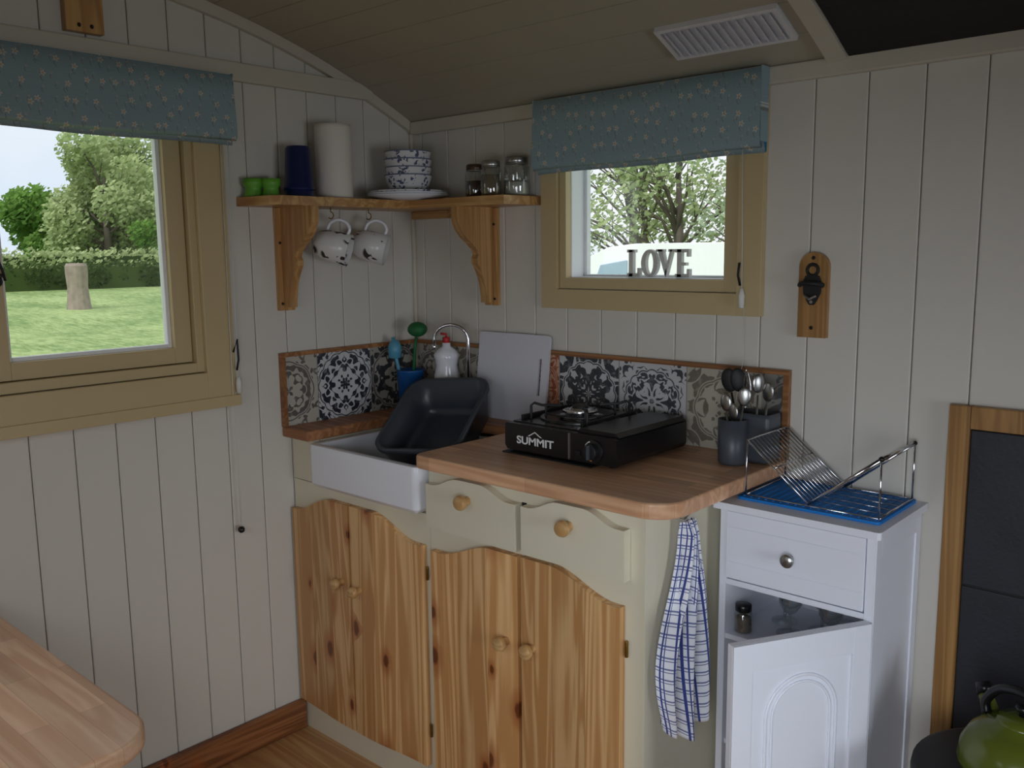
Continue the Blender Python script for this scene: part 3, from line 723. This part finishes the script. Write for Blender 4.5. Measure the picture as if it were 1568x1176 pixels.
for (x,y) in [(1.395,-.12),(1.435,-.18),(1.485,-.12),(1.53,-.185),(1.565,-.09)]:
    b=B('wine_glass'); k=1.6
    b.lathe([(r_*1.15,z_*k) for r_,z_ in [(0,.0),(.026,0),(.026,.0015),(.003,.005),(.003,.03),(.012,.034),(.022,.045),(.023,.055),(.019,.068),(.018,.068),(.0215,.055),(.02,.046),(0,.036)]],(x,y,SH+.0005),GLASS,22); b.done()
b=B('spice_jar'); b.lathe([(0,.002),(.019,.002),(.02,.006),(.02,.045),(.016,.05)],(1.348,-.235,SH),GLASS,20); b.lathe([(0,.003),(.018,.003),(.018,.035),(0,.035)],(1.348,-.235,SH),TEA,18); b.cyl((1.348,-.235,SH+.05),.0185,.016,BLACK,20); b.done()
b=B('draining_mat'); b.prism(rounded(1.325,1.642,-.238,-.012,(.01,)*4),'z',.9122,.918,MAT,.5)
for k in range(18): b.tube([(1.338+k*.0172,-.228,.9185),(1.338+k*.0172,-.022,.9185)],.0015,MAT,5)
b.done()
b=B('dish_rack')
zt=1.047; zv=.926; xl,xv,xr=1.342,1.488,1.637; ya,yb=-.228,-.03
b.tube([(xl,ya,.9225),(xl,ya,zt),(xl,yb,zt),(xl,yb,.9225)],.0022,CHROME,8)
for y in (ya,yb):
    b.tube([(xl,y,zt),(xv,y,zv)],.0022,CHROME,8); b.tube([(xv,y,zv),(xr,y,zt)],.0042,CHROME,10)
    b.tube([(xr,y,zt),(xr,y,.9225)],.0022,CHROME,8)
b.tube([(xr,ya,zt),(xr,yb,zt)],.0035,CHROME,8); b.tube([(xv,ya,zv),(xv,yb,zv)],.0022,CHROME,8)
b.tube([(xl,ya,.9225),(xl,yb,.9225)],.0022,CHROME,8); b.tube([(xr,ya,.9225),(xr,yb,.9225)],.0022,CHROME,8); 
b.tube([(xl,ya,.9225),(xr,ya,.9225)],.0018,CHROME,8); b.tube([(xl,yb,.9225),(xr,yb,.9225)],.0018,CHROME,8)
for k in range(1,12):
    y=ya+(yb-ya)*k/12
    b.tube([(xl,y,zt),(xv,y,zv)],.0014,CHROME,6)
for k in range(1,5):
    y=ya+(yb-ya)*k/5
    b.tube([(xv,y,zv),(xr,y,.9225)],.0010,CHROME,6)
t=.45; b.tube([(xl+(xv-xl)*t,ya,zt+(zv-zt)*t),(xl+(xv-xl)*t,yb,zt+(zv-zt)*t)],.0018,CHROME,6)
b.ball((xr,ya,zt),.006,BLACK,10); b.ball((xr,yb,zt),.005,BLACK,10)
b.done()
b=B('tea_towel')
NU,NV=56,60; G=[]
for j in range(NV+1):
    t=j/NV; row=[]
    wd=.04+.165*sst(0,.75,t)-.02*sst(.8,1,t)
    for i in range(NU+1):
        u=i/NU*2-1
        zlow=.405+.05*abs(u-.05)+.012*math.sin(u*9)
        z=.895+(zlow-.895)*t
        y=-.402+u*wd/2*1.0-.01*t+.006*math.sin(t*7)
        am=.012+.014*t
        x=1.300+am*math.sin(u*8.5+t*2.2)+.007*math.sin(u*19+t*3)*(1-t*.3)
        if t<.06: x=1.298+(x-1.298)*(t/.06*.6+.4)
        row.append(b.v((max(1.271,x),y+.008*math.cos(u*8.5+t*2),z)))
    G.append(row)
for j in range(NV):
    for i in range(NU):
        b.f([G[j][i],G[j][i+1],G[j+1][i+1],G[j+1][i]],TOWEL,True,.5,[(i/NU,j/NV),((i+1)/NU,j/NV),((i+1)/NU,(j+1)/NV),(i/NU,(j+1)/NV)])
b.tube([(1.268,-.402,.90),(1.29,-.402,.898),(1.30,-.402,.91)],.003,STEEL,6)
b.done(solid=.002)
# ------------------------------------------------------------ heat shield, stove, kettle
b=B('slate_hearth_panel')
b.box((1.742,-.001,.0),(2.60,-.012,1.088),BLACKM,.5)
for (a,c) in [(1.743,2.04),(2.044,2.35),(2.354,2.60)]:
    for (z0,z1) in [(.75,1.087),(.40,.746),(.05,.396)]: b.box((a,-.012,z0),(c,-.016,z1),SLATE)
b.box((1.70,-.0005,.0),(1.742,-.024,1.138),DARKP,.4); b.box((1.7425,-.0005,1.09),(2.64,-.024,1.138),DARKP,.5); b.box((2.601,-.0005,.0),(2.64,-.024,1.089),DARKP,.5)
b.done(.002)
b=B('wood_burning_stove')
cx_,cy_=1.935,-.27
b.lathe([(0,0),(.155,0),(.16,.01),(.16,.34),(.165,.345),(.185,.35),(.19,.36),(.188,.372),(.18,.375),(0,.375)],(cx_,cy_,.12),BLACKM,48)
for k in range(4):
    a=math.radians(45+90*k); b.cyl((cx_+.12*math.cos(a),cy_+.12*math.sin(a),.0),.014,.121,BLACKM,12)
old=b.M; b.M=Matrix.Translation((cx_,cy_,0)); b.prism(rounded(-.085,.085,.18,.40,(.015,)*4),'y',-.166,-.14,BLACK,.5); b.ball((.07,-.175,.29),.012,STEEL,12); b.M=old
b.done()
b=B('whistling_kettle')
kx,ky,kz=1.925,-.255,.4955
b.lathe([(0,0),(.092,0),(.103,.006),(.106,.018),(.102,.045),(.088,.072),(.066,.09),(.045,.097),(.044,.101),(0,.101)],(kx,ky,kz),KGREEN,44)
b.lathe([(.044,.0),(.042,.008),(.02,.014),(0,.015)],(kx,ky,kz+.099),KGREEN,30)
b.lathe([(0,0),(.008,0),(.007,.008),(.015,.014),(.015,.022),(0,.026)],(kx,ky,kz+.112),BLACK,20)
b.tube([(kx-.06,ky+.05,kz+.065),(kx-.078,ky+.07,kz+.095),(kx-.085,ky+.078,kz+.105)],[.018,.014,.013],KGREEN,14)
b.tube([(kx-.082,ky+.076,kz+.100),(kx-.09,ky+.086,kz+.118)],[.016,.015],BLACK,14)
hp=[(kx-.068,ky+.03,kz+.085),(kx-.07,ky+.032,kz+.11),(kx-.045,ky+.02,kz+.145),(kx,ky,kz+.158),(kx+.045,ky-.02,kz+.145),(kx+.07,ky-.032,kz+.11),(kx+.068,ky-.03,kz+.085)]
b.tube(catmull(hp,5),.009,BLACK,10)
b.done()
b=B('dining_table')
b.prism(rounded(.003,.965,-2.15,-1.42,(0,.09,.09,0),10),'z',.69,.722,TABLE,.5)
for (x,y) in [(.88,-1.52),(.88,-2.05)]: b.box((x-.025,y-.025,0),(x+.025,y+.025,.689),SHELFZ)
b.box((.03,-2.05,.61),(.855,-2.03,.689),SHELF); b.box((.03,-1.54,.61),(.855,-1.52,.689),SHELF)
b.done(.006,3)
# ------------------------------------------------------------ outside
def gmat():
    t=NT('meadow_grass'); co=t.coord(); n1=t.noise(co,.6,4,.6); n2=t.noise(t.mapping(co,(3,9,9)),1.2,5,.75)
    f=t.math('ADD',t.math('MULTIPLY',n1,.4),t.math('MULTIPLY',n2,.6))
    t.bsdf(t.mix(t.ss(f,.36,.64),lin((104,134,68)),lin((172,190,124))),.9,0,n2,.5,.03); return t.m
GR=gmat()
def gz(x):
    if x>-2: return -.5
    d=min(-x-2,22); return -.5+.0485*d
b=B('grass_field')
xs=[30,2,-2]+[-2-i for i in range(1,23)]+[-40,-120]
ys=[-60,-20,-5,0,5,10,20,40,90]
Gv=[[b.v((x,y,gz(x)+.03*math.sin(x*1.3+y))) for y in ys] for x in xs]
for i in range(len(xs)-1):
    for j in range(len(ys)-1): b.f([Gv[i][j],Gv[i+1][j],Gv[i+1][j+1],Gv[i][j+1]],GR,True)
b.done()
def leafmat(name,c1,c2):
    t=NT(name); r=t.attr('rnd'); col=t.mix(r,lin(c1),lin(c2))  # on leaves this value also carries the painted-in top light
    d=t.n('ShaderNodeBsdfDiffuse'); tl=t.n('ShaderNodeBsdfTranslucent'); t.l(col,d.inputs[0]); t.l(col,tl.inputs[0])
    mx=t.n('ShaderNodeMixShader'); mx.inputs[0].default_value=.4; t.l(d.outputs[0],mx.inputs[1]); t.l(tl.outputs[0],mx.inputs[2]); t.l(mx.outputs[0],t.out.inputs[0]); return t.m
LF1=leafmat('leaf_light',(116,138,86),(208,220,166)); LF2=leafmat('leaf_mid',(66,108,50),(142,180,92)); LF3=leafmat('leaf_dark',(42,60,40),(94,114,66)); LF4=leafmat('leaf_pale',(134,154,120),(208,222,190))
BARK=plain('bark',(96,88,78),.9,var=.3,scale=6,bump=.5)
def foliage(b,blobs,n,size,m):
    tot=sum(r[3]**2 for r in blobs)
    for (x,y,z,R_,sz) in [(q[0],q[1],q[2],q[3],q[4] if len(q)>4 else 1) for q in blobs]:
        for k in range(int(n*R_**2/tot)):
            d=Vector((random.gauss(0,1),random.gauss(0,1),random.gauss(0,1))).normalized()*R_*(random.random()**.33)
            c=Vector((x,y,z))+Vector((d.x,d.y,d.z*sz))
            s_=size*random.uniform(.5,1.3)
            a=Vector((random.gauss(0,1),random.gauss(0,1),random.gauss(0,1))).normalized(); e=a.orthogonal().normalized(); 
            lit=.25+.5*max(0,min(1,(d.z/R_+1)/2))+random.uniform(-.25,.25)  # top light painted into leaf colour: clump tops lighter, plus random tone
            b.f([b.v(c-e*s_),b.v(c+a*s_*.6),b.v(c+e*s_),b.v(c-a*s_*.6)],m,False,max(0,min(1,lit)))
def tree(name,x,y,h,R_,m,n=5000,size=.12,trunk=.12,lo=.25,nb=14):
    b=B(name); z0=gz(x)-.02
    b.tube([(x,y,z0),(x+.1,y,z0+h*.3),(x-.05,y+.1,z0+h*.7)],[trunk,trunk*.8,trunk*.3],BARK,8)
    bl=[]
    for k in range(nb):
        a=random.random()*6.28; t=random.random(); hh=lo+(1-lo)*t; rr=R_*(1-abs(t-.4)*.9)*.7
        q=(x+math.cos(a)*rr,y+math.sin(a)*rr,z0+h*hh*.92,R_*random.uniform(.32,.5))
        bl.append(q); st=Vector((x,y,z0+h*hh*.6)); en=Vector(q[:3]); md=(st+en)/2+Vector((random.uniform(-.2,.2),random.uniform(-.2,.2),.1))
        b.tube([st,md,en],[trunk*.4,trunk*.25,trunk*.1],BARK,5)
        for _ in range(2):
            e2=en+Vector((random.uniform(-1,1),random.uniform(-1,1),random.uniform(-.2,1)))*R_*.35
            b.tube([md,e2],[trunk*.15,trunk*.05],BARK,4)
    foliage(b,bl,n,size,m); b.done(recalc=False)
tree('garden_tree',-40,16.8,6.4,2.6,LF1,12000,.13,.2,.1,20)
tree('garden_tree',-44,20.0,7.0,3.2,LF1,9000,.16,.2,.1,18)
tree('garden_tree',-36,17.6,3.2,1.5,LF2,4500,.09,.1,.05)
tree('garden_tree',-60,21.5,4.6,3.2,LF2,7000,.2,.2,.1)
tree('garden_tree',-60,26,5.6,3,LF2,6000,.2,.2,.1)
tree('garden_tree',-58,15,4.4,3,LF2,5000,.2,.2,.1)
def hedge(name,x,y0,y1,h,w,m,n,size):
    b=B(name); z0=gz(x)
    N=int((y1-y0)/.8); foliage(b,[(x+random.uniform(-.2,.2),y0+.8*k,z0+h*.45,h*.62,.85) for k in range(N)],n,size,m)
    b.box((x-w*.3,y0,z0-.1),(x+w*.3,y1,z0+h*.7),LF3)
    b.done(recalc=False)
hedge('hedge',-24,-2,16,.8,.8,LF3,12000,.055)
hedge('hedge',-33,-2,24,1.25,.8,LF1,9000,.1)
b=B('tree_stump_post')
pr=[(0,0),(.27,0),(.25,.1),(.215,.5),(.235,.8),(.235,.97),(.2,1.03),(0,1.02)]
b.lathe(pr,(-18.4,6.45,gz(-18.4)-.02),plain('stump_wood',(150,138,124),.9,var=.5,scale=7,bump=.6),14,False)
b.done()
b=B('parked_caravan')
pf=[(-5.1,-.2),(-5.15,.4),(-5.05,1.0),(-4.8,1.38),(-4.5,1.50),(-4.1,1.54),(.2,1.54),(.6,1.4),(.8,1.0),(.85,-.2)]
b.prism(pf,'y',7.3,9.3,STRAW,.5)
b.prism([(-4.72,1.0),(-4.6,1.28),(-4.2,1.34),(-4.2,1.0)],'y',7.27,7.31,VGLASS,.5); b.prism([(-2.6,1.0),(-2.6,1.3),(-1.7,1.3),(-1.7,1.0)],'y',7.27,7.31,VGLASS,.5); b.prism([(-1.3,.95),(-1.3,1.3),(-.5,1.3),(-.5,.95)],'y',7.27,7.31,VGLASS,.5)
b.box((-5.1,7.28,.6),(.8,7.3,.64),GREYL)
for x in (-3.6,-.4): b.cyl((x,7.5,-.2),.3,.2,BLACK,24,Matrix.Rotation(math.radians(90),4,'X'))
b.done(.05,3)
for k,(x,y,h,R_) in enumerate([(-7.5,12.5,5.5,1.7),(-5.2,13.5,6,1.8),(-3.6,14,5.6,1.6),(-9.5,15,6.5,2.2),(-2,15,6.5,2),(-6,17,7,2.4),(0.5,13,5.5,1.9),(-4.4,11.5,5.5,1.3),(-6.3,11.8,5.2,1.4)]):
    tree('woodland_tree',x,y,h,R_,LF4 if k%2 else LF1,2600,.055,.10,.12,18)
# ------------------------------------------------------------ light
wd=bpy.data.worlds.new('overcast_sky'); SC.world=wd; wd.use_nodes=True; nt=wd.node_tree
bg=nt.nodes['Background']; tc=nt.nodes.new('ShaderNodeTexCoord'); nz=nt.nodes.new('ShaderNodeTexNoise'); nz.inputs['Scale'].default_value=2.5; nz.inputs['Detail'].default_value=5
nt.links.new(tc.outputs['Generated'],nz.inputs['Vector'])
cr=nt.nodes.new('ShaderNodeValToRGB'); cr.color_ramp.elements[0].position=.42; cr.color_ramp.elements[0].color=(.72,.83,.95,1); cr.color_ramp.elements[1].position=.58; cr.color_ramp.elements[1].color=(.97,.98,1,1)
nt.links.new(nz.outputs['Fac'],cr.inputs[0]); nt.links.new(cr.outputs[0],bg.inputs[0]); bg.inputs[1].default_value=1.08
def area(name,loc,target,sx,sy,e,col,spread=180):
    ld=bpy.data.lights.new(name,'AREA'); ld.shape='RECTANGLE'; ld.size=sx; ld.size_y=sy; ld.energy=e; ld.color=col; ld.spread=math.radians(spread)
    o=bpy.data.objects.new(name,ld); COL.objects.link(o); o.location=loc
    o.rotation_euler=(Vector(target)-Vector(loc)).to_track_quat('-Z','Y').to_euler(); return o
area('assumed_rear_light',(2.15,-2.22,1.0),(1.3,-.25,.42),.9,.8,5.2,(.87,.93,1),88)  # added area lamp for assumed light from behind the camera; no doorway there
area('assumed_end_light',(4.3,-1.3,1.0),(.3,-.85,.40),1.0,.8,4.6,(.87,.93,1),78)  # added lamp near the closed end wall, assumed light from that side; no window
area('table_fill_light',(.95,-2.26,1.35),(.5,-1.5,.55),.5,.45,2.0,(.92,.95,1),120)  # added fill lamp to brighten the table; this wall has no window
sun=bpy.data.lights.new('sun','SUN'); sun.energy=1.8; sun.angle=.5; so=bpy.data.objects.new('sun',sun); COL.objects.link(so); so.rotation_euler=(math.radians(42),math.radians(12),0)
# ------------------------------------------------------------ camera
yaw,pit,rol,f=.7344,.1472,-.0115,1375.9
fw=Vector((-math.sin(yaw)*math.cos(pit),math.cos(yaw)*math.cos(pit),-math.sin(pit)))
r=fw.cross(Vector((0,0,1))).normalized(); u=r.cross(fw)
r2=r*math.cos(rol)+u*math.sin(rol); u2=u*math.cos(rol)-r*math.sin(rol)
cd=bpy.data.cameras.new('camera'); co=bpy.data.objects.new('camera',cd); COL.objects.link(co)
co.matrix_world=Matrix(((r2.x,u2.x,-fw.x,2.268),(r2.y,u2.y,-fw.y,-2.033),(r2.z,u2.z,-fw.z,1.47),(0,0,0,1)))
cd.sensor_width=36; cd.lens=f/1568*36; cd.clip_start=.02; cd.clip_end=500
SC.camera=co
SC.view_settings.view_transform='Standard'
